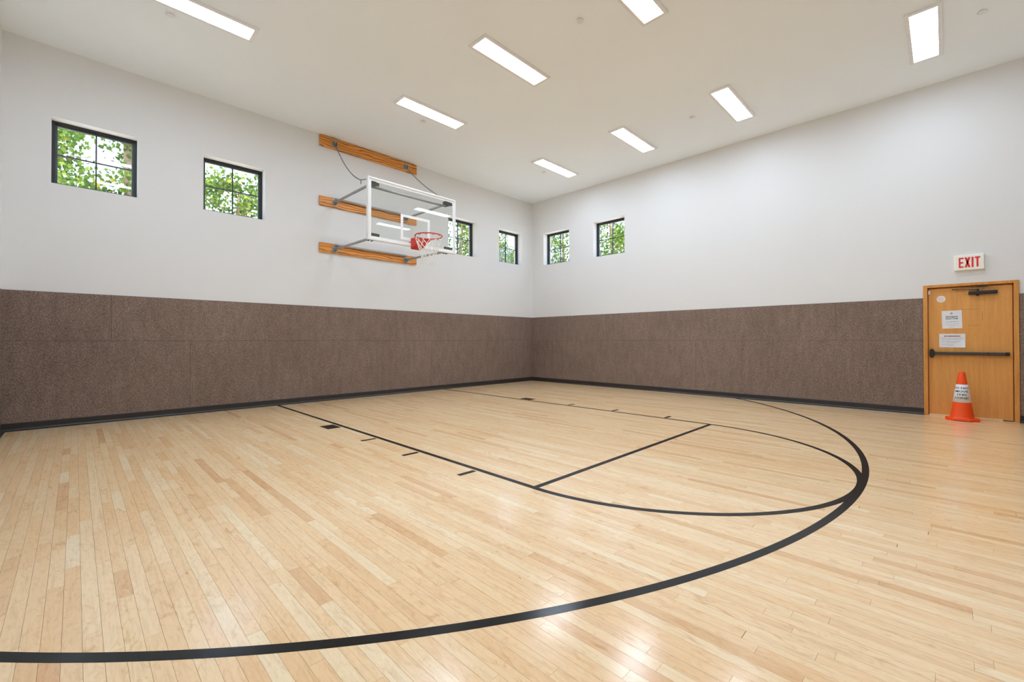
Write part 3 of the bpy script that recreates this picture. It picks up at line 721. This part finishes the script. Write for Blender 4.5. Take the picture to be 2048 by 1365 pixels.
# sprinkler caps
caps = [(-8.62, -1.865, 'sprinkler cap beside the light at the top left'), (-4.975, -1.845, 'sprinkler cap below the light above the backboard'),
        (-5.005, -5.355, 'sprinkler cap at the top middle between two panel lights'), (-1.645, -5.365, 'sprinkler cap left of the third light along the door wall'),
        (-1.615, -1.835, 'sprinkler cap nearest the far corner'), (-1.68, -8.895, 'sprinkler cap at the top right corner of the view')]
for X, Y, l_ in caps:
    r = empty('sprinkler_cap', (X, Y, H), l_, 'sprinkler', 'sprinkler caps on the ceiling')
    autosmooth(fix(make('cover_disc', *(lambda q: (q.v, q.f))(G().lathe([(0, -0.022), (0.040, -0.022), (0.044, -0.018), (0.044, -0.012), (0, -0.012)], (0, 0, 0), 28)), 'white_metal', r)))
    make('stem', *(lambda q: (q.v, q.f))(G().lathe([(0.030, 0), (0.030, -0.012)], (0, 0, 0), 20)), 'white_metal', r)

# ------------------------------------------------------------------ trees outside the windows
def tree(x, y, label, seed, ht=7.2, cz=5.0, rad=1.9, nleaf=3600, lean=(0, 0), trunk=0.13):
    rt = random.Random(seed); GZ = -0.15
    root = empty('leafy_tree', (x, y, GZ), label, 'tree', 'trees outside the windows')
    top = Vector((lean[0], lean[1], ht*0.86)); pts = []; rad_ = []
    for k in range(9):
        t = k/8; pts.append(Vector((lean[0]*t+0.10*math.sin(3*t+seed), lean[1]*t+0.10*math.cos(4*t+seed)-0.10*math.cos(seed)*(1-t), top.z*t))); rad_.append(trunk*(1-0.8*t)+0.012)
    g = G(); g.tube(pts, rad_, 9); make('trunk', g.v, g.f, 'bark', root, True)
    tips = []
    gb = G()
    for k in range(26):
        t = rt.uniform(0.38, 0.98); i = min(7, int(t*8)); b = pts[i].lerp(pts[i+1], t*8-i)
        a = rt.uniform(0, 2*math.pi); L = rad*rt.uniform(0.6, 1.1)*(1.15-0.55*t)
        d = Vector((math.cos(a), math.sin(a), rt.uniform(0.15, 0.75))).normalized()
        q = [b, b+d*L*0.4+Vector((0, 0, 0.05)), b+d*L*0.75+Vector((rt.uniform(-.1, .1), rt.uniform(-.1, .1), 0.02)), b+d*L+Vector((rt.uniform(-.15, .15), rt.uniform(-.15, .15), -0.08))]
        gb.tube(q, [0.028*(1.2-t), 0.02*(1.2-t), 0.012, 0.006], 5); tips += q[1:]
        for s in range(3):
            f = rt.uniform(0.35, 0.9); c = b+d*L*f; e = c+Vector((rt.gauss(0, 1), rt.gauss(0, 1), rt.gauss(0.1, 0.7))).normalized()*rt.uniform(0.25, 0.6)
            gb.tube([c, (c+e)/2+Vector((0, 0, 0.03)), e], [0.009, 0.006, 0.003], 4); tips += [e, (c+e)/2, e]
    make('branches', gb.v, gb.f, 'bark', root, True)
    V, Fc, tone = [], [], []
    shape = [(0, -0.5), (0.30, -0.22), (0.42, 0.08), (0.16, 0.22), (0, 0.55), (-0.16, 0.22), (-0.42, 0.08), (-0.30, -0.22)]
    for k in range(nleaf):
        p = rt.choice(tips) + Vector((rt.gauss(0, 0.17), rt.gauss(0, 0.17), rt.gauss(-0.03, 0.15)))
        s = rt.uniform(0.075, 0.135); nrm = Vector((rt.gauss(0, 0.8), rt.gauss(0, 0.8), rt.uniform(-0.1, 1.0))).normalized()
        ax = nrm.orthogonal().normalized(); ax = Matrix.Rotation(rt.uniform(0, 6.28), 3, nrm) @ ax; bx = nrm.cross(ax)
        b = len(V); V += [p + (ax*u*s + bx*v*s) + nrm*(abs(u)*0.25*s) for u, v in shape]
        Fc += [(b, b+1, b+2, b+3, b+4), (b+4, b+5, b+6, b+7, b)]; tn = min(1, max(0, rt.gauss(0.45, 0.24))); tone += [tn, tn]
    o = make('foliage', V, Fc, 'leaf', root); at = o.data.attributes.new('tone', 'FLOAT', 'FACE'); at.data.foreach_set('value', tone)
    tag(o, None, None, None, 'stuff')
tree(-8.64, 3.4, 'tree with a visible trunk outside the leftmost window', 1, 7.6, rad=1.5, trunk=0.21, nleaf=5400)
tree(-10.3, 6.4, 'leafy tree outside the leftmost window, left of its trunk', 2, 7.6, rad=2.0, nleaf=4600)
tree(-6.0, 6.0, 'dense leafy tree outside the window left of the hoop', 3, 7.0, rad=1.9, nleaf=5200)
tree(-2.6, 7.4, 'leafy tree behind the hoop wall, mostly hidden', 9, 7.0, nleaf=3000)
tree(1.2, 4.8, 'leafy tree outside the window behind the backboard edge', 4, 7.4, nleaf=4400)
tree(6.3, 8.2, 'leafy tree outside the hoop-wall window beside the corner', 5, 8.0, nleaf=4600)
tree(6.6, 4.2, 'leafy tree outside the door-wall window beside the corner', 6, 7.6, nleaf=4200)
tree(5.2, 0.5, 'leafy tree outside the second window of the door wall', 8, 7.4, nleaf=4200)
